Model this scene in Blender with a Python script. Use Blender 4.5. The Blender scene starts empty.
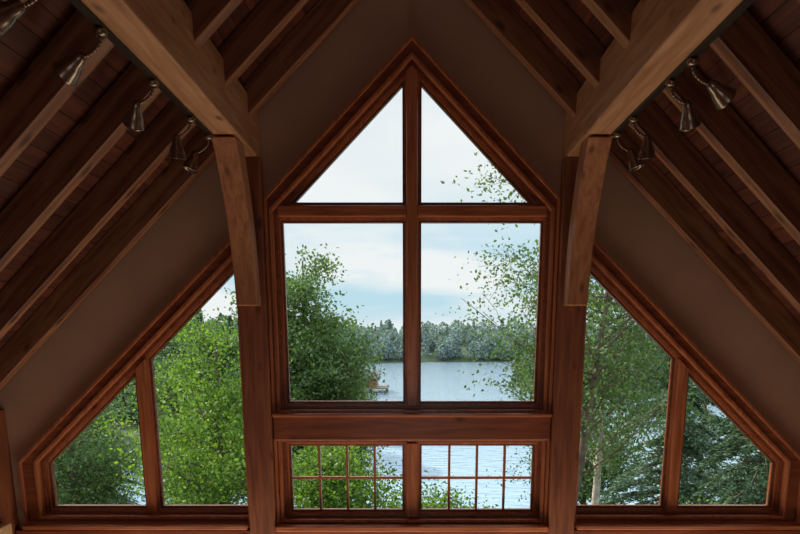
import bpy, math, random, bmesh
import numpy as np
from mathutils import Vector, Matrix
random.seed(4)
scene = bpy.context.scene
COL = scene.collection

# ------------------------------------------------------------------ materials
def new_mat(name):
    m = bpy.data.materials.new(name); m.use_nodes = True
    nt = m.node_tree; b = nt.nodes.get('Principled BSDF')
    return m, nt, b
def lk(nt, a, b): nt.links.new(a, b)
def ramp(nt, stops):
    r = nt.nodes.new('ShaderNodeValToRGB'); e = r.color_ramp.elements
    while len(e) < len(stops): e.new(0.5)
    for i, (p, c) in enumerate(stops):
        e[i].position = p; e[i].color = (*c, 1)
    return r
def wood(name, dark, light, axis=0, rough=0.45, knots=True, board=None):
    m, nt, b = new_mat(name)
    tc = nt.nodes.new('ShaderNodeTexCoord')
    mp = nt.nodes.new('ShaderNodeMapping'); s = [9.0, 9.0, 9.0]; s[axis] = 0.7
    mp.inputs['Scale'].default_value = s
    lk(nt, tc.outputs['Object'], mp.inputs['Vector'])
    n = nt.nodes.new('ShaderNodeTexNoise'); n.inputs['Scale'].default_value = 2.2
    n.inputs['Detail'].default_value = 7; n.inputs['Distortion'].default_value = 0.8
    lk(nt, mp.outputs[0], n.inputs['Vector'])
    r = ramp(nt, [(0.3, dark), (0.7, light)])
    lk(nt, n.outputs['Fac'], r.inputs['Fac'])
    out = r.outputs['Color']
    if knots:
        mp2 = nt.nodes.new('ShaderNodeMapping'); s2 = [5.0, 5.0, 5.0]; s2[axis] = 2.2
        mp2.inputs['Scale'].default_value = s2
        lk(nt, tc.outputs['Object'], mp2.inputs['Vector'])
        v = nt.nodes.new('ShaderNodeTexVoronoi'); v.inputs['Scale'].default_value = 1.0
        lk(nt, mp2.outputs[0], v.inputs['Vector'])
        rk = ramp(nt, [(0.06, (0.18, 0.15, 0.13)), (0.17, (1, 1, 1))])
        lk(nt, v.outputs['Distance'], rk.inputs['Fac'])
        mx = nt.nodes.new('ShaderNodeMix'); mx.data_type = 'RGBA'; mx.blend_type = 'MULTIPLY'
        mx.inputs['Factor'].default_value = 0.8
        lk(nt, out, mx.inputs['A']); lk(nt, rk.outputs['Color'], mx.inputs['B'])
        out = mx.outputs['Result']
    if board is not None:
        sp = nt.nodes.new('ShaderNodeSeparateXYZ'); lk(nt, tc.outputs['Object'], sp.inputs[0])
        d = nt.nodes.new('ShaderNodeMath'); d.operation = 'DIVIDE'; d.inputs[1].default_value = board
        lk(nt, sp.outputs[0], d.inputs[0])
        f = nt.nodes.new('ShaderNodeMath'); f.operation = 'FLOOR'; lk(nt, d.outputs[0], f.inputs[0])
        w = nt.nodes.new('ShaderNodeTexWhiteNoise'); w.noise_dimensions = '1D'
        lk(nt, f.outputs[0], w.inputs['W'])
        rb = ramp(nt, [(0.0, (0.6, 0.6, 0.6)), (1.0, (1.1, 1.1, 1.1))])
        lk(nt, w.outputs['Value'], rb.inputs['Fac'])
        mx = nt.nodes.new('ShaderNodeMix'); mx.data_type = 'RGBA'; mx.blend_type = 'MULTIPLY'
        mx.inputs['Factor'].default_value = 1
        lk(nt, out, mx.inputs['A']); lk(nt, rb.outputs['Color'], mx.inputs['B'])
        out = mx.outputs['Result']
    lk(nt, out, b.inputs['Base Color'])
    b.inputs['Roughness'].default_value = rough
    bp = nt.nodes.new('ShaderNodeBump'); bp.inputs['Strength'].default_value = 0.12
    bp.inputs['Distance'].default_value = 0.01
    lk(nt, n.outputs['Fac'], bp.inputs['Height']); lk(nt, bp.outputs[0], b.inputs['Normal'])
    return m
def plain(name, c, rough=0.7, metal=0.0, var=0.1, scale=6):
    m, nt, b = new_mat(name)
    tc = nt.nodes.new('ShaderNodeTexCoord')
    n = nt.nodes.new('ShaderNodeTexNoise'); n.inputs['Scale'].default_value = scale; n.inputs['Detail'].default_value = 5
    lk(nt, tc.outputs['Object'], n.inputs['Vector'])
    r = ramp(nt, [(0.3, tuple(x*(1-var) for x in c)), (0.7, tuple(min(1, x*(1+var)) for x in c))])
    lk(nt, n.outputs['Fac'], r.inputs['Fac']); lk(nt, r.outputs['Color'], b.inputs['Base Color'])
    b.inputs['Roughness'].default_value = rough; b.inputs['Metallic'].default_value = metal
    return m
def leaf_mat(name, c1, c2, trans=0.45):
    m, nt, b = new_mat(name)
    g = nt.nodes.new('ShaderNodeNewGeometry')
    r = ramp(nt, [(0.0, c1), (1.0, c2)])
    lk(nt, g.outputs['Random Per Island'], r.inputs['Fac'])
    lk(nt, r.outputs['Color'], b.inputs['Base Color'])
    b.inputs['Roughness'].default_value = 0.6
    t = nt.nodes.new('ShaderNodeBsdfTranslucent')
    mul = nt.nodes.new('ShaderNodeMix'); mul.data_type = 'RGBA'; mul.blend_type = 'MULTIPLY'
    mul.inputs['Factor'].default_value = 1; mul.inputs['B'].default_value = (1.25, 1.2, 0.6, 1)
    lk(nt, r.outputs['Color'], mul.inputs['A']); lk(nt, mul.outputs['Result'], t.inputs['Color'])
    mx = nt.nodes.new('ShaderNodeMixShader'); mx.inputs[0].default_value = trans
    lk(nt, b.outputs[0], mx.inputs[1]); lk(nt, t.outputs[0], mx.inputs[2])
    lk(nt, mx.outputs[0], nt.nodes['Material Output'].inputs['Surface'])
    return m

M_beam = wood('fir_beam', (0.33, 0.145, 0.065), (0.62, 0.33, 0.18), 1)
M_post = wood('fir_post', (0.15, 0.042, 0.02), (0.32, 0.11, 0.048), 2)
M_brace = wood('fir_brace', (0.30, 0.11, 0.05), (0.52, 0.23, 0.11), 2)
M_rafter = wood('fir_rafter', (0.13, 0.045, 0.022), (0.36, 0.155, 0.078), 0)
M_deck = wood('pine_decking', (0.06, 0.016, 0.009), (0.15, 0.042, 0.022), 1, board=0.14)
M_trim = wood('stained_trim', (0.31, 0.09, 0.036), (0.58, 0.20, 0.085), 2, rough=0.3, knots=False)
M_trimh = wood('stained_trim_horizontal', (0.31, 0.09, 0.036), (0.58, 0.20, 0.085), 0, rough=0.3, knots=False)
M_trimd = wood('stained_trim_dark', (0.15, 0.038, 0.016), (0.30, 0.087, 0.036), 0, rough=0.35)
M_pale = wood('pale_pine', (0.5, 0.3, 0.14), (0.75, 0.5, 0.27), 0)
M_floor = wood('floor_boards', (0.35, 0.19, 0.09), (0.55, 0.33, 0.18), 1, board=0.14)
M_dry = plain('tan_drywall', (0.50, 0.30, 0.205), 0.9, var=0.06, scale=2.5)
M_metal = plain('brushed_nickel', (0.24, 0.18, 0.14), 0.27, 0.85)
M_black = plain('black_metal', (0.03, 0.025, 0.022), 0.4, 0.5)
M_roof = plain('grey_shingle', (0.13, 0.13, 0.13), 0.9)
M_dock = plain('weathered_dock', (0.20, 0.17, 0.14), 0.9)
M_bulb = plain('frosted_bulb', (0.75, 0.72, 0.65), 0.3)
M_bark = plain('bark', (0.11, 0.08, 0.06), 0.9, var=0.4, scale=8)
M_birch = plain('birch_bark', (0.42, 0.37, 0.32), 0.8, var=0.35, scale=5)
M_leafA = leaf_mat('maple_leaf', (0.03, 0.10, 0.015), (0.20, 0.34, 0.045), 0.48)
M_leafB = leaf_mat('poplar_leaf', (0.04, 0.10, 0.032), (0.13, 0.22, 0.065), 0.4)
M_leafC = leaf_mat('ash_leaf', (0.035, 0.09, 0.03), (0.11, 0.20, 0.06), 0.38)
M_needle = leaf_mat('hemlock_needle', (0.03, 0.08, 0.045), (0.085, 0.17, 0.085), 0.25)
M_mid = leaf_mat('shore_foliage', (0.055, 0.12, 0.07), (0.12, 0.20, 0.10), 0.25)
M_far = leaf_mat('hazed_distant_foliage', (0.17, 0.255, 0.25), (0.215, 0.30, 0.28), 0.15)  # aerial haze put into the leaf colour as pale blue-green
M_ground = plain('forest_floor', (0.045, 0.075, 0.03), 0.95, var=0.4, scale=0.8)

mg, nt, b = new_mat('window_glass')
nt.nodes.remove(b)
tr = nt.nodes.new('ShaderNodeBsdfTransparent'); tr.inputs[0].default_value = (0.97, 0.985, 0.98, 1)
gl = nt.nodes.new('ShaderNodeBsdfGlossy'); gl.inputs['Roughness'].default_value = 0.02
fr = nt.nodes.new('ShaderNodeFresnel'); fr.inputs['IOR'].default_value = 1.2
mx = nt.nodes.new('ShaderNodeMixShader')
lk(nt, fr.outputs[0], mx.inputs[0]); lk(nt, tr.outputs[0], mx.inputs[1]); lk(nt, gl.outputs[0], mx.inputs[2])
lk(nt, mx.outputs[0], nt.nodes['Material Output'].inputs['Surface'])
M_glass = mg

M_water, nt, b = new_mat('lake_water')
b.inputs['Base Color'].default_value = (0.24, 0.35, 0.45, 1); b.inputs['Roughness'].default_value = 0.08
tc = nt.nodes.new('ShaderNodeTexCoord'); mp = nt.nodes.new('ShaderNodeMapping'); mp.inputs['Scale'].default_value = (0.35, 1.0, 1)
lk(nt, tc.outputs['Object'], mp.inputs['Vector'])
n = nt.nodes.new('ShaderNodeTexNoise'); n.inputs['Scale'].default_value = 1.1; n.inputs['Detail'].default_value = 4
lk(nt, mp.outputs[0], n.inputs['Vector'])
bp = nt.nodes.new('ShaderNodeBump'); bp.inputs['Strength'].default_value = 0.55; bp.inputs['Distance'].default_value = 0.4
lk(nt, n.outputs['Fac'], bp.inputs['Height']); lk(nt, bp.outputs[0], b.inputs['Normal'])

# ------------------------------------------------------------------ geometry helpers
def empty(name, loc=(0, 0, 0)):
    e = bpy.data.objects.new(name, None); e.location = loc; COL.objects.link(e); e.empty_display_size = 0.2
    return e
def recalc(o):
    bm = bmesh.new(); bm.from_mesh(o.data); bmesh.ops.recalc_face_normals(bm, faces=bm.faces); bm.to_mesh(o.data); bm.free()
def mobj(name, verts, faces, mat, parent=None, smooth=False):
    me = bpy.data.meshes.new(name); me.from_pydata([tuple(v) for v in verts], [], faces); me.update()
    me.materials.append(mat)
    if smooth: me.polygons.foreach_set('use_smooth', [True]*len(me.polygons))
    o = bpy.data.objects.new(name, me); COL.objects.link(o)
    if parent: o.parent = parent
    return o
def box(name, lo, hi, mat, parent=None, bevel=0.0):
    c = [(a+b_)/2 for a, b_ in zip(lo, hi)]; h = [(b_-a)/2 for a, b_ in zip(lo, hi)]
    vs = [(sx*h[0], sy*h[1], sz*h[2]) for sx in (-1, 1) for sy in (-1, 1) for sz in (-1, 1)]
    fs = [(0, 1, 3, 2), (4, 6, 7, 5), (0, 4, 5, 1), (2, 3, 7, 6), (0, 2, 6, 4), (1, 5, 7, 3)]
    o = mobj(name, vs, fs, mat, parent); o.location = c
    if bevel:
        m = o.modifiers.new('bevel', 'BEVEL'); m.width = bevel; m.segments = 2
    return o
def prism(name, outer, hole, y0, y1, mat, parent=None, bevel=0.0):
    """solid polygon, or a ring when hole (same vertex order) is given; extruded y0..y1"""
    n = len(outer)
    if not hole:
        vs = [(p[0], y0, p[1]) for p in outer]+[(p[0], y1, p[1]) for p in outer]
        fs = [tuple(range(n)), tuple(range(2*n-1, n-1, -1))]+[(i, i+n, (i+1) % n+n, (i+1) % n) for i in range(n)]
    else:
        vs = [(p[0], y, p[1]) for y in (y0, y1) for l in (outer, hole) for p in l]
        fs = []
        for i in range(n):
            j = (i+1) % n
            fs += [(i, j, n+j, n+i), (2*n+i, 3*n+i, 3*n+j, 2*n+j), (i, 2*n+i, 2*n+j, j), (n+i, n+j, 3*n+j, 3*n+i)]
    o = mobj(name, vs, fs, mat, parent); recalc(o)
    if bevel:
        m = o.modifiers.new('bevel', 'BEVEL'); m.width = bevel; m.segments = 2; m.limit_method = 'ANGLE'
    return o
def cut(o, polys, y0, y1):
    for p in polys:
        c = prism('cutter', p, None, y0, y1, M_dry)
        m = o.modifiers.new('cut', 'BOOLEAN'); m.operation = 'DIFFERENCE'; m.object = c; m.solver = 'EXACT'
        bpy.context.view_layer.update()
        dg = bpy.context.evaluated_depsgraph_get()
        me = bpy.data.meshes.new_from_object(o.evaluated_get(dg))
        o.modifiers.clear(); o.data = me
        bpy.data.objects.remove(c)
def offset(poly, d):
    n = len(poly); area = sum(poly[i][0]*poly[(i+1) % n][1]-poly[(i+1) % n][0]*poly[i][1] for i in range(n))
    sgn = 1 if area > 0 else -1; L = []
    for i in range(n):
        a = Vector(poly[i]); b_ = Vector(poly[(i+1) % n]); t = (b_-a).normalized()
        nn = Vector((t.y, -t.x))*sgn; L.append((a+nn*d, t))
    out = []
    for i in range(n):
        p, t = L[i-1]; q, u = L[i]; cr = t.x*u.y-t.y*u.x
        s = ((q.x-p.x)*u.y-(q.y-p.y)*u.x)/cr; out.append((p.x+t.x*s, p.y+t.y*s))
    return out

# ------------------------------------------------------------------ gable wall & windows
K = 0.95
A = math.atan(K)
ZR = 3.20      # rafter underside apex
ZD = 3.48      # deck underside apex
HW = 4.4
FL = -3.2
def mir(p): return [(-x, z) for x, z in p][::-1]
left_glass = [(-3.74, -1.76), (-1.69, -1.76), (-1.69, 0.64), (-3.74, 2.245-K*3.74)]
left_case = [(-3.99, -1.92), (-1.66, -1.92), (-1.66, 2.53-K*1.66), (-3.99, 2.53-K*3.99)]
cen_glass = [(-1.24, -0.66), (1.24, -0.66), (1.24, 1.12), (0, 2.35), (-1.24, 1.12)]
cen_case = [(-1.39, -0.78), (1.39, -0.78), (1.39, 1.26), (0, 2.635), (-1.39, 1.26)]
low_glass = [(-1.245, -1.80), (1.245, -1.80), (1.245, -1.12), (-1.245, -1.12)]
low_case = [(-1.39, -1.95), (1.39, -1.95), (1.39, -1.02), (-1.39, -1.02)]
CZ = 2.245
wins = [
 ('window_1', left_glass, left_case,
   [[(-3.74, -1.76), (-2.79, -1.76), (-2.79, CZ-K*2.79), (-3.74, CZ-K*3.74)],
    [(-2.61, -1.76), (-1.69, -1.76), (-1.69, CZ-K*1.69), (-2.61, CZ-K*2.61)]], 'side'),
 ('window_4', mir(left_glass), mir(left_case), None, 'side'),
 ('window_2', cen_glass, cen_case,
   [[(-1.24, -0.66), (-0.09, -0.66), (-0.09, 1.06), (-1.24, 1.06)],
    [(0.09, -0.66), (1.24, -0.66), (1.24, 1.06), (0.09, 1.06)],
    [(-1.115, 1.245), (-0.09, 1.245), (-0.09, 2.261)],
    [(1.115, 1.245), (0.09, 2.261), (0.09, 1.245)]], 'cen'),
 ('window_3', low_glass, low_case,
   [[(-1.245, -1.80), (-0.10, -1.80), (-0.10, -1.12), (-1.245, -1.12)],
    [(0.10, -1.80), (1.245, -1.80), (1.245, -1.12), (0.10, -1.12)]], 'low')]
holes = []
for name, g, case, panes, kind in wins:
    if panes is None: panes = [mir(p) for p in wins[0][3]]
    w = empty(name)
    holes.append(offset(g, 0.09))
    inner = offset(g, 0.10)
    if kind == 'side':   # keep the casing's inner edge clear of the post
        inner = [(x, z) if abs(x) > 1.7 else (math.copysign(1.665, x), z if z < 0 else CZ+0.138-K*1.665) for x, z in inner]
    prism('casing', case, inner, -0.035, 0.0, M_trimd, w, 0.004)
    prism('backband', case, offset(case, -0.028), -0.06, -0.0351, M_trim, w, 0.004)
    prism('jamb', offset(g, 0.105), offset(g, 0.075), -0.05, 0.2, M_trim, w, 0.004)
    prism('stop', offset(g, 0.0749), offset(g, 0.042), 0.02, 0.2, M_trimd, w, 0.004)
    for i, p in enumerate(panes):
        prism('sash_%d' % (i+1), offset(p, 0.048), offset(p, 0.022), 0.05, 0.13, M_trim, w, 0.003)
        prism('sash_bead_%d' % (i+1), offset(p, 0.0225), p, 0.07, 0.12, M_trimd, w, 0.003)
        prism('glass_%d' % (i+1), offset(p, 0.01), None, 0.09, 0.096, M_glass, w)
    if kind == 'side':
        s = -1 if name == 'window_1' else 1
        x0, x1 = sorted((s*2.75, s*2.65))
        prism('mullion', [(x0, -1.80), (x1, -1.80), (x1, CZ+0.04-K*abs(x1)), (x0, CZ+0.04-K*abs(x0))], None, 0.0, 0.19, M_trim, w, 0.006)
        x0, x1 = sorted((s*1.68, s*3.97))
        box('stool', (x0, -0.16, -1.95), (x1, -0.0605, -1.905), M_trimh, w, 0.008)
    if kind == 'cen':
        prism('mullion', [(-0.05, -0.70), (0.05, -0.70), (0.05, 2.35), (0, 2.40), (-0.05, 2.35)], None, -0.03, 0.19, M_trim, w, 0.008)
        for s, x0, x1 in (('transom_1', -1.27, -0.051), ('transom_2', 0.051, 1.27)):
            box(s, (x0, -0.015, 1.105), (x1, 0.19, 1.20), M_trimh, w, 0.006)
        box('stool', (-1.39, -0.11, -0.80), (1.39, -0.061, -0.765), M_trimh, w, 0.008)
    if kind == 'low':
        box('mullion', (-0.055, -0.02, -1.85), (0.055, 0.19, -1.08), M_trim, w, 0.006)
        for p in panes:
            xa = min(q[0] for q in p); xb = max(q[0] for q in p)
            for j in (1, 2, 3):
                xc = xa+(xb-xa)*j/4
                box('muntin_vertical', (xc-0.012, 0.075, -1.80), (xc+0.012, 0.115, -1.12), M_trim, w, 0.002)
            box('muntin_horizontal', (xa, 0.076, -1.474), (xb, 0.114, -1.450), M_trimh, w, 0.002)
        box('stool', (-1.385, -0.16, -1.97), (1.385, -0.0605, -1.915), M_trimh, w, 0.008)
PENT = [(-HW, FL), (HW, FL), (HW, ZD-K*HW), (0, ZD), (-HW, ZD-K*HW)]
gw = prism('wall_front', PENT, None, 0.0, 0.2, M_dry)
cut(gw, holes, -0.3, 0.5)
# timber header between centre windows and the timber at the foot of the wall
box('trim_1', (-1.385, -0.075, -1.035), (1.385, -0.001, -0.80), M_trimd, None, 0.008)
box('trim_2', (-4.08, -0.10, -2.30), (4.08, -0.001, -1.975), M_trimd, None, 0.008)
# wall shell
box('wall_left', (-HW-0.2, -9.5, FL), (-HW, 0.2, ZD-K*HW-0.02), M_dry)
box('wall_right', (HW, -9.5, FL), (HW+0.2, 0.2, ZD-K*HW-0.02), M_dry)
wb = prism('wall_back', PENT, None, -9.7, -9.5, M_dry)
cut(wb, [[(-1.2, -2.4), (1.2, -2.4), (1.2, -0.3), (-1.2, -0.3)]], -10, -9)
box('floor', (-HW, -9.5, FL-0.15), (HW, 0.0, FL), M_floor)

# posts, braces, purlins
for s in (-1, 1):
    xa, xb = sorted((s*1.395, s*1.658))
    box('timber_post', (xa, -0.13, FL), (xb, -0.0005, 1.60), M_post, None, 0.012)
    xa, xb = sorted((s*1.41, s*1.67))
    box('purlin_beam', (xa, -9.4, 1.60), (xb, -0.0, 2.04), M_beam, None, 0.014)
    P0, P1, P2 = Vector((-0.21, 0.27)), Vector((-0.24, 1.00)), Vector((-0.66, 1.64))
    up, dn = [], []
    N = 16
    for i in range(N+1):
        t = i/N
        p = P0*(1-t)**2+P1*2*t*(1-t)+P2*t*t
        d = ((P1-P0)*(1-t)+(P2-P1)*t).normalized(); nn = Vector((-d.y, d.x))
        wd = 0.078+0.03*t
        up.append(p+nn*-wd); dn.append(p+nn*wd)
    poly = up+dn[::-1]
    poly = [(min(q.x, -0.131), min(q.y, 1.599)) for q in poly]
    x0, x1 = sorted((s*1.435, s*1.63)); n = len(poly)
    vs = [(x0, q[0], q[1]) for q in poly]+[(x1, q[0], q[1]) for q in poly]
    fs = []
    for i in range(N):
        a, b_, c, d_ = i, i+1, n-2-i, n-1-i
        fs += [(a, b_, c, d_), (d_+n, c+n, b_+n, a+n)]
    for i in range(n): j = (i+1) % n; fs.append((i, i+n, j+n, j))
    br = mobj('curved_brace', vs, fs, M_brace); recalc(br)
    mm = br.modifiers.new('bevel', 'BEVEL'); mm.width = 0.01; mm.segments = 2; mm.limit_method = 'ANGLE'
    xa, xb = sorted((s*4.09, s*4.399))
    box('corner_post', (xa, -0.26, FL), (xb, -0.001, -0.73), M_post, None, 0.012)
box('wall_ledge', (-4.399, -0.75, -1.97), (-3.99, -0.262, -1.84), M_pale, None, 0.01)

# rafters + ceiling decking
XE = 4.75
L = XE/math.cos(A)
ys = [-0.345-0.65*i for i in range(14)]
for s in (-1, 1):
    nx, nz = s*math.sin(A), math.cos(A)
    for y in ys:
        hw = 0.05
        cx, cz = s*XE/2, ZR-K*XE/2
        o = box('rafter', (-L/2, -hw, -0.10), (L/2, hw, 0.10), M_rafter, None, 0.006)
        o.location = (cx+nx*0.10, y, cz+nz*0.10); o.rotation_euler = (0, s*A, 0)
ce = empty('ceiling')
for s in (-1, 1):
    nx, nz = s*math.sin(A), math.cos(A); vs, fs = [], []
    def addb(x0, x1, y0, y1, z0, z1):
        k = len(vs)
        vs.extend([(x, y, z) for x in (x0, x1) for y in (y0, y1) for z in (z0, z1)])
        fs.extend([(k, k+1, k+3, k+2), (k+4, k+6, k+7, k+5), (k, k+4, k+5, k+1), (k+2, k+3, k+7, k+6), (k, k+2, k+6, k+4), (k+1, k+5, k+7, k+3)])
    nb = int(L/0.14)
    for i in range(-nb//2-1, nb//2+1):
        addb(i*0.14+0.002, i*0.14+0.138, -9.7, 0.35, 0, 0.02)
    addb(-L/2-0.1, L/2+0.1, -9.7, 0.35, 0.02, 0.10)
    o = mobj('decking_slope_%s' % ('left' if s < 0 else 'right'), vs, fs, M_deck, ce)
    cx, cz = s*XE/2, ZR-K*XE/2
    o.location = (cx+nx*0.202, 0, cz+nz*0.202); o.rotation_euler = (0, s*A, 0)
box('ridge_beam', (-0.05, -9.4, 3.1), (0.05, -0.01, 3.42), M_beam, None, 0.01)

# ------------------------------------------------------------------ track spotlights
def lathe(vs, fs, prof, origin, dirv, seg=20):
    q = Vector((0, 0, 1)).rotation_difference(Vector(dirv).normalized()); k = len(vs)
    for r, h in prof:
        for j in range(seg):
            a = 2*math.pi*j/seg
            vs.append(tuple(Vector(origin)+q @ Vector((r*math.cos(a), r*math.sin(a), h))))
    for i in range(len(prof)-1):
        for j in range(seg):
            a = k+i*seg+j; b_ = k+i*seg+(j+1) % seg; fs.append((a, b_, b_+seg, a+seg))
def tube_l(vs, fs, pts, r, seg=8):
    for a, b_ in zip(pts[:-1], pts[1:]):
        d = Vector(b_)-Vector(a); lathe(vs, fs, [(0.0001, -r*0.3), (r, 0), (r, d.length), (0.0001, d.length+r*0.3)], a, d, seg)
def spot(x, y, s, aim):
    e = empty('track_spotlight', (x, y, 1.576)); e.scale = (1.15, 1.15, 1.15)
    vs, fs = [], []
    lathe(vs, fs, [(0.0001, -0.002), (0.028, -0.002), (0.03, -0.012), (0.024, -0.03), (0.0001, -0.032)], (0, 0, 0.0), (0, 0, 1))
    pts = []
    for i in range(9):
        a = i/8*math.pi*0.9
        pts.append((s*0.05*(1-math.cos(a)), 0.0, -0.03-0.085*math.sin(a*0.62)))
    tube_l(vs, fs, pts, 0.008)
    tip = Vector(pts[-1]); aim = Vector(aim).normalized()
    lathe(vs, fs, [(0.0001, -0.012), (0.016, -0.01), (0.022, 0.0), (0.029, 0.02), (0.031, 0.045), (0.040, 0.06), (0.047, 0.085), (0.054, 0.12), (0.058, 0.126), (0.055, 0.128),
                   (0.048, 0.12), (0.038, 0.085), (0.02, 0.06), (0.0001, 0.055)], tip, aim)
    mobj('shade', vs, fs, M_metal, e, True)
    vs, fs = [], []
    lathe(vs, fs, [(0.0001, 0.118), (0.02, 0.116), (0.036, 0.105), (0.03, 0.08), (0.015, 0.062)], tip, aim)
    mobj('bulb', vs, fs, M_bulb, e, True)
for s, yy in ((-1, (-3.0, -2.5, -1.85, -1.2, -0.80)), (1, (-3.05, -2.15, -1.85, -1.2, -0.85))):
    xa, xb = sorted((s*1.650, s*1.61))
    box('lighting_track', (xa, -5.5, 1.578), (xb, -0.76, 1.5995), M_black, None, 0.002)
    for i, y in enumerate(yy):
        aims = [(s*0.9, -0.2, -0.55), (s*0.8, 0.3, -0.45), (s*0.4, 0.5, -0.7), (s*0.1, 0.25, -0.8), (s*0.3, -0.1, -0.8)]
        spot(s*1.635, y, s, aims[i])

# ------------------------------------------------------------------ vegetation
class MB:
    def __init__(s): s.v = []; s.f = []; s.m = []; s.n = 0
    def add(s, v, f, mi):
        s.v.append(v); s.f.append(f+s.n); s.m.append(np.full(len(f), mi, np.int32)); s.n += len(v)
    def mesh(s, name, mats):
        v = np.concatenate(s.v).astype(np.float32); f = np.concatenate(s.f).astype(np.int32); mi = np.concatenate(s.m)
        me = bpy.data.meshes.new(name)
        me.vertices.add(len(v)); me.vertices.foreach_set('co', v.ravel())
        me.loops.add(len(f)*4); me.loops.foreach_set('vertex_index', f.ravel())
        me.polygons.add(len(f)); me.polygons.foreach_set('loop_start', np.arange(len(f), dtype=np.int32)*4)
        for m in mats: me.materials.append(m)
        me.polygons.foreach_set('material_index', mi); me.update(calc_edges=True)
        return me
def tube(mb, pts, rad, mi=0, seg=7):
    pts = np.array(pts, float); n = len(pts); V = []
    for i in range(n):
        d = pts[min(i+1, n-1)]-pts[max(i-1, 0)]; d /= np.linalg.norm(d)+1e-9
        u = np.cross(d, [0.13, 0.97, 0.2]); u /= np.linalg.norm(u)+1e-9; w = np.cross(d, u)
        a = np.arange(seg)*2*np.pi/seg
        V.append(pts[i]+rad[i]*(np.cos(a)[:, None]*u+np.sin(a)[:, None]*w))
    V = np.concatenate(V); F = []
    for i in range(n-1):
        for j in range(seg):
            a = i*seg+j; b_ = i*seg+(j+1) % seg; F.append((a, b_, b_+seg, a+seg))
    mb.add(V, np.array(F), mi)
def leaves(mb, C, size, elong, rng, mi=1, flat=0.0, along=None):
    n = len(C); u = rng.normal(size=(n, 3))
    if along is not None: u = along+0.5*rng.normal(size=(n, 3))
    u[:, 2] *= (1-flat); u /= np.linalg.norm(u, axis=1)[:, None]+1e-9
    w = rng.normal(size=(n, 3)); w[:, 2] *= (1-flat)
    w = np.cross(u, np.cross(w, u)); w /= np.linalg.norm(w, axis=1)[:, None]+1e-9
    s = size*rng.uniform(0.6, 1.3, n)[:, None]
    V = np.stack([C+u*s, C+w*s*elong, C-u*s, C-w*s*elong], 1).reshape(-1, 3)
    mb.add(V, np.arange(n*4).reshape(-1, 4), mi)
def deciduous(seed, H, cr, ch, tr_, nprim, nsec, nleaf, leaf, sig=0.38, bendf=0.04):
    rng = np.random.default_rng(seed); mb = MB()
    bend = rng.normal(size=2)*bendf*H
    trunk = [np.array([bend[0]*t*t, bend[1]*math.sin(t*2.5)*0.6, H*0.92*t]) for t in np.linspace(0, 1, 10)]
    tube(mb, trunk, [tr_*(1-0.85*t) for t in np.linspace(0, 1, 10)])
    zc = H-ch/2; C = []
    for i in range(nprim):
        d = rng.normal(size=3); d /= np.linalg.norm(d); r = rng.uniform(0.45, 0.95)
        e = np.array([d[0]*cr*r+bend[0]*0.6, d[1]*cr*r, zc+d[2]*ch/2*r])
        zt = min(max(e[2]-rng.uniform(0.3, 0.9)*np.hypot(e[0], e[1]), H*0.12), H*0.88); tt = zt/(H*0.92)
        b0 = np.array([bend[0]*tt*tt, bend[1]*math.sin(tt*2.5)*0.6, zt])
        mid = (b0+e)/2+np.array([0, 0, -0.06*np.linalg.norm(e-b0)])
        rr = tr_*0.35*(1-0.7*tt)
        tube(mb, [b0, mid, e], [rr, rr*0.6, rr*0.2], 0, 5)
        for j in range(nsec):
            t = rng.uniform(0.35, 1); o = b0*(1-t)+e*t; q = o+rng.normal(size=3)*np.array([0.17, 0.17, 0.13])*cr
            tube(mb, [o, (o+q)/2+rng.normal(size=3)*0.04, q], [rr*0.25, rr*0.15, 0.004], 0, 4)
            k = nleaf
            pts = o+(q-o)*rng.uniform(0.3, 1.1, k)[:, None]+rng.normal(size=(k, 3))*np.array([sig, sig, sig*0.55])
            C.append(pts)
    leaves(mb, np.concatenate(C), leaf, 0.6, rng)
    return mb
def conifer(seed, H, R, tr_, start=0.1, dens=1.0, leaf=0.11, droop=0.25, step=0.33):
    rng = np.random.default_rng(seed); mb = MB()
    tube(mb, [(0.02*H*math.sin(t*3), 0, H*t) for t in np.linspace(0, 1, 10)], [tr_*(1-0.93*t) for t in np.linspace(0, 1, 10)])
    C, AL = [], []
    z = H*start
    while z < H*0.99:
        f = 1-z/H; Rl = R*min(1, 1.25*f**0.75)
        for k in range(5):
            a = rng.uniform(0, 2*np.pi); l = Rl*rng.uniform(0.55, 1.1)+0.1
            d = np.array([math.cos(a), math.sin(a), 0]); b0 = np.array([0.02*H*math.sin(z/H*3), 0, z+rng.uniform(-.15, .15)])
            P = [b0+d*l*t+np.array([0, 0, l*(0.15*t-droop*2*t*t)]) for t in (0, 0.35, 0.7, 1)]
            tube(mb, P, [0.03*l**0.5, 0.02*l**0.5, 0.01, 0.004], 0, 4)
            n = int(95*l*dens)+14; t = rng.uniform(0.12, 1.02, n)**0.8
            base = b0+d*(l*t)[:, None]; base[:, 2] += l*(0.15*t-droop*2*t*t)
            side = np.cross(d, [0, 0, 1.0]); wd = rng.normal(size=n)*0.22*l*(1.05-t)+rng.normal(size=n)*0.05
            base += side*wd[:, None]; base[:, 2] -= np.abs(wd)*0.3+np.abs(rng.normal(size=n))*0.06
            C.append(base); AL.append(d*0.7+side*np.sign(wd)[:, None]*0.8+np.array([0, 0, -0.3]))
        z += step*rng.uniform(0.7, 1.2)
    leaves(mb, np.concatenate(C), leaf, 0.32, rng, 1, 0.5, np.concatenate(AL))
    return mb
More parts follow.
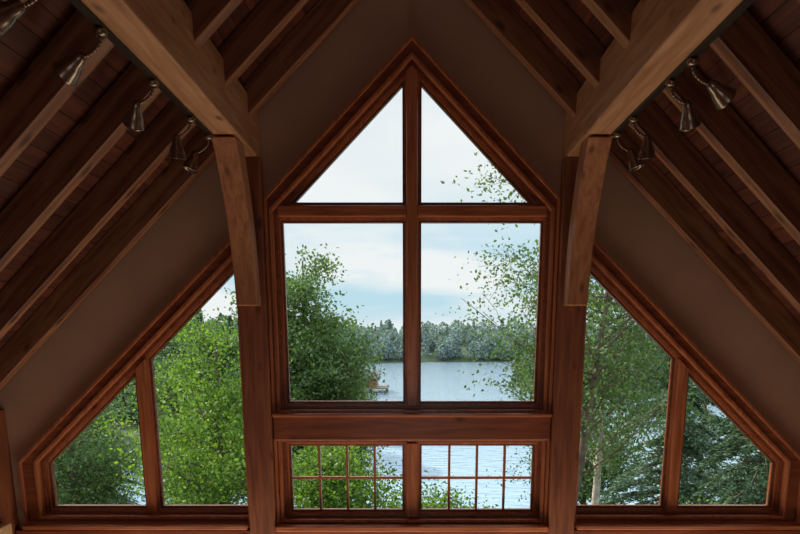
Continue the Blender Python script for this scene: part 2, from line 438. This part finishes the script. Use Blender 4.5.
def ground_z(x, y):
    D = y+6
    near = -4.6-0.27*np.maximum(D-7, 0)
    lp = -15+3.3*np.clip(np.minimum((-9-x+3*np.sin(D*0.11))/7, (172-D)/8), 0, 1)+3*np.clip((-25-x)/60, 0, 1)
    lp = np.where((D > 173) | (D < 62), -15, lp)
    rp = -15+3*np.clip(np.minimum((x-25)/6, np.minimum((D-128)/6, (176-D)/6)), 0, 1)
    fa = -15+6*np.clip((D-300-8*np.sin(x*0.03))/12, 0, 1)+10*np.clip((D-330)/120, 0, 1)
    return np.maximum(np.maximum(np.maximum(near, lp), np.maximum(rp, fa)), -15.0)
def place(name, me, x, D, s=1.0, rz=0.0, z=None):
    o = bpy.data.objects.new(name, me); COL.objects.link(o); y = D-6
    o.location = (x, y, float(ground_z(np.array(x), np.array(y)))-0.1 if z is None else z); o.scale = (s, s, s); o.rotation_euler = (0, 0, rz)
    return o
# terrain
xs = np.concatenate([np.arange(-400, -60, 12.0), np.arange(-60, 60, 2.5), np.arange(60, 401, 12.0)])
yv = np.concatenate([np.arange(0.25, 60, 1.5), np.arange(60, 200, 4.0), np.arange(200, 520, 8.0)])
X, Y = np.meshgrid(xs, yv); Z = ground_z(X, Y)+0.15*np.sin(X*0.9)*np.sin(Y*0.7)
V = np.stack([X, Y, Z], -1).reshape(-1, 3); nx_ = len(xs); F = []
for j in range(len(yv)-1):
    for i in range(nx_-1):
        a = j*nx_+i; F.append((a, a+1, a+1+nx_, a+nx_))
mb = MB(); mb.add(V, np.array(F), 0)
o = bpy.data.objects.new('ground_terrain', mb.mesh('ground_terrain', [M_ground])); COL.objects.link(o)
mobj('lake', [(-400, 20, -13.5), (400, 20, -13.5), (400, 480, -13.5), (-400, 480, -13.5)], [(0, 1, 2, 3)], M_water)

mapleA = deciduous(1, 9.0, 3.3, 7.5, 0.16, 34, 7, 84, 0.058, 0.34).mesh('maple_a', [M_bark, M_leafA])
mapleB = deciduous(2, 8.0, 2.8, 6.5, 0.14, 32, 7, 80, 0.060).mesh('maple_b', [M_bark, M_leafA])
ash = deciduous(14, 9.0, 3.0, 8.0, 0.15, 42, 7, 80, 0.058).mesh('ash', [M_bark, M_leafC])
oak = deciduous(12, 13.0, 3.0, 11.5, 0.2, 95, 7, 80, 0.075, 0.34).mesh('oak', [M_bark, M_leafB])
poplar = deciduous(3, 11.0, 2.9, 7.2, 0.11, 60, 6, 62, 0.043, 0.28).mesh('poplar', [M_bark, M_leafB])
birch = deciduous(5, 12.0, 2.6, 8.0, 0.16, 34, 6, 52, 0.05, 0.3, 0.012).mesh('birch', [M_birch, M_leafB])
hemA = conifer(6, 12.0, 2.9, 0.2, 0.1, 1.2, 0.095).mesh('hemlock_a', [M_bark, M_needle])
hemB = conifer(7, 10.0, 2.5, 0.18, 0.08, 1.2, 0.095).mesh('hemlock_b', [M_bark, M_needle])
bush = deciduous(9, 3.2, 2.0, 3.0, 0.05, 30, 6, 80, 0.055).mesh('bush', [M_bark, M_leafA])

# through the centre window, left
place('oak_tree', oak, -4.0, 23, 0.98, 0.3)
place('oak_tree', oak, -4.1, 31.5, 0.88, 2.0)
place('oak_tree', oak, -10.5, 30, 1.0, 4.0)
# left side windows
place('maple_tree', mapleA, -4.7, 14.2, 0.80, 0.0)
place('ash_tree', ash, -9.7, 16.5, 0.80, 1.0)
place('maple_tree', mapleB, -7.9, 23.0, 0.92, 2.4)
place('ash_tree', ash, -14.6, 24, 0.9, 3.4)
place('hemlock_tree', hemA, -17.5, 33, 0.85, 0.9)
# right
place('poplar_tree', poplar, 3.1, 12.2, 1.0, 0.3)
place('birch_tree', birch, 4.75, 15.2, 0.84, 1.7)
place('hemlock_tree', hemA, 8.0, 18.5, 0.80, 1.0)
place('hemlock_tree', hemB, 9.0, 14.8, 0.76, 2.0)
place('hemlock_tree', hemA, 12.6, 20.5, 0.88, 3.0)
place('ash_tree', ash, 7.3, 25.0, 1.05, 0.2)
place('hemlock_tree', hemA, 13.8, 28, 0.95, 4.0)
# shrubs at the bottom of the view
place('shrub', bush, -2.3, 17.6, 1.15, 0.0, -6.6)
place('shrub', bush, 0.4, 15.6, 0.95, 2.0)
place('shrub', bush, 6.3, 12.0, 0.8, 3.0)

# mid-distance forest on the left shore, right point, and the far shore
def forest(name, trees, nq, leaf, mat, seed):
    rng = np.random.default_rng(seed); mb = MB(); C = []
    for (x, y, H, R, kind) in trees:
        z0 = float(ground_z(np.array(x), np.array(y)))
        tube(mb, [(x, y, z0-0.5), (x, y, z0+H*0.9)], [R*0.07, R*0.02], 0, 5)
        t = rng.uniform(0.0, 1, nq)
        if kind == 0: r = R*(1-t)**0.8*(0.75+0.25*np.sin(t*40))
        else: r = R*np.sqrt(np.maximum(0, 1-(2*t-0.95)**2))
        a = rng.uniform(0, 2*np.pi, nq); rr = r*rng.uniform(0.25, 1, nq)**0.5
        C.append(np.stack([x+rr*np.cos(a), y+rr*np.sin(a), z0+H*(0.02+0.98*t)], 1))
    leaves(mb, np.concatenate(C), leaf, 0.65, rng)
    o = bpy.data.objects.new(name, mb.mesh(name, [M_bark, mat])); COL.objects.link(o)
R_ = np.random.default_rng(11)
tr = []
for i in range(130):
    D = R_.uniform(66, 168); x = -14.0-62*R_.uniform()**1.7+3*math.sin(D*0.11)
    if D > 150: x -= 4
    tr.append((x, D-6, R_.uniform(9, 16.5), R_.uniform(2.4, 3.8), int(R_.uniform() < 0.5)))
forest('shoreline_forest', tr, 800, 0.42, M_mid, 1)
tr = [(R_.uniform(28, 90), R_.uniform(126, 160), R_.uniform(7, 12), R_.uniform(2.2, 3.6), int(R_.uniform() < 0.5)) for i in range(60)]
forest('point_forest', tr, 700, 0.42, M_mid, 2)
tr = []
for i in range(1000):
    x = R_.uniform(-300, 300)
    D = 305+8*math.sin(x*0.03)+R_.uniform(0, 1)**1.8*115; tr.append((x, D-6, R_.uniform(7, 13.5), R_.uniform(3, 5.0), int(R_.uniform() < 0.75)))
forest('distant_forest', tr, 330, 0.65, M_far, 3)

# boathouse on the left shore
bh = empty('boathouse', (-9.9, 140, -12.3))
box('deck', (-5, -4, -0.3), (4.2, 4, 0.0), M_dock, bh)
box('walls', (-4, -3, 0.0), (1.5, 3, 2.2), M_post, bh)
for i, (px, py) in enumerate(((-4.5, -3.5), (3.8, -3.5), (-4.5, 3.5), (3.8, 3.5))):
    box('pile_%d' % (i+1), (px-0.15, py-0.15, -1.19), (px+0.15, py+0.15, -0.3), M_bark, bh)
mobj('roof', [(-4.5, -3.6, 2.2), (2, -3.6, 2.2), (2, 3.6, 2.2), (-4.5, 3.6, 2.2), (-4.5, 0, 3.8), (2, 0, 3.8)],
     [(0, 1, 5, 4), (2, 3, 4, 5), (0, 4, 3), (1, 2, 5), (0, 3, 2, 1)], M_roof, bh)

# ------------------------------------------------------------------ world, lights, camera
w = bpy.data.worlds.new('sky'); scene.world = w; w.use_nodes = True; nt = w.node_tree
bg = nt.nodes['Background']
tc = nt.nodes.new('ShaderNodeTexCoord'); sp = nt.nodes.new('ShaderNodeSeparateXYZ'); lk(nt, tc.outputs['Generated'], sp.inputs[0])
g = ramp(nt, [(0.0, (0.76, 0.85, 0.90)), (0.05, (0.54, 0.77, 0.88)), (0.13, (0.58, 0.79, 0.91)), (0.24, (0.88, 0.92, 0.95)), (1.0, (0.6, 0.72, 0.9))])
lk(nt, sp.outputs[2], g.inputs['Fac'])
mp = nt.nodes.new('ShaderNodeMapping'); mp.inputs['Scale'].default_value = (1.5, 1.5, 7); lk(nt, tc.outputs['Generated'], mp.inputs['Vector'])
n = nt.nodes.new('ShaderNodeTexNoise'); n.inputs['Scale'].default_value = 2.0; n.inputs['Detail'].default_value = 6
lk(nt, mp.outputs[0], n.inputs['Vector'])
cr = ramp(nt, [(0.42, (0, 0, 0)), (0.58, (1, 1, 1))]); lk(nt, n.outputs['Fac'], cr.inputs['Fac'])
mx = nt.nodes.new('ShaderNodeMix'); mx.data_type = 'RGBA'; mx.inputs['B'].default_value = (0.93, 0.95, 0.96, 1)
lk(nt, cr.outputs['Color'], mx.inputs['Factor']); lk(nt, g.outputs['Color'], mx.inputs['A'])
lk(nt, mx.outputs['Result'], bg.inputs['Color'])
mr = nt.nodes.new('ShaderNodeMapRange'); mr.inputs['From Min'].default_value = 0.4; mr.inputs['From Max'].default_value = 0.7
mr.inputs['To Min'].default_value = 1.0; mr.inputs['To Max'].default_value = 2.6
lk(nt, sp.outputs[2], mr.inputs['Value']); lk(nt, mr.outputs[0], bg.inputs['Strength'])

sl = bpy.data.lights.new('sun', 'SUN'); sl.energy = 6.5; sl.color = (1.0, 0.9, 0.74); sl.angle = 0.02
so = bpy.data.objects.new('sun', sl); COL.objects.link(so)
so.rotation_euler = Vector((-0.62, 0.5, 0.6)).to_track_quat('Z', 'Y').to_euler()
def area(name, loc, d, sx, sy, e, col):
    al = bpy.data.lights.new(name, 'AREA'); al.shape = 'RECTANGLE'; al.size = sx; al.size_y = sy; al.energy = e; al.color = col
    ao = bpy.data.objects.new(name, al); COL.objects.link(ao); ao.location = loc
    ao.rotation_euler = (-Vector(d)).to_track_quat('Z', 'Y').to_euler()
area('rear_fill', (0, -9.3, -1.6), (0, 1, 0.0), 4, 1.6, 8, (1.0, 0.80, 0.62))  # unseen fill light added behind the camera to lift the gable wall
area('upward_fill', (0, -0.9, -3.0), (0, -0.3, 1), 7, 1.2, 84, (1.0, 0.83, 0.65))  # unseen fill light added near the floor to brighten rafter and purlin undersides

cam = bpy.data.cameras.new('camera'); co = bpy.data.objects.new('camera', cam); COL.objects.link(co)
cam.sensor_width = 36; cam.lens = 27.0; cam.shift_x = -12/800; cam.shift_y = 182/800
cam.clip_end = 2000
co.location = (0, -6, 0); co.rotation_euler = (math.radians(90)-math.atan(0.19), 0, 0)
scene.camera = co
scene.view_settings.view_transform = 'Standard'
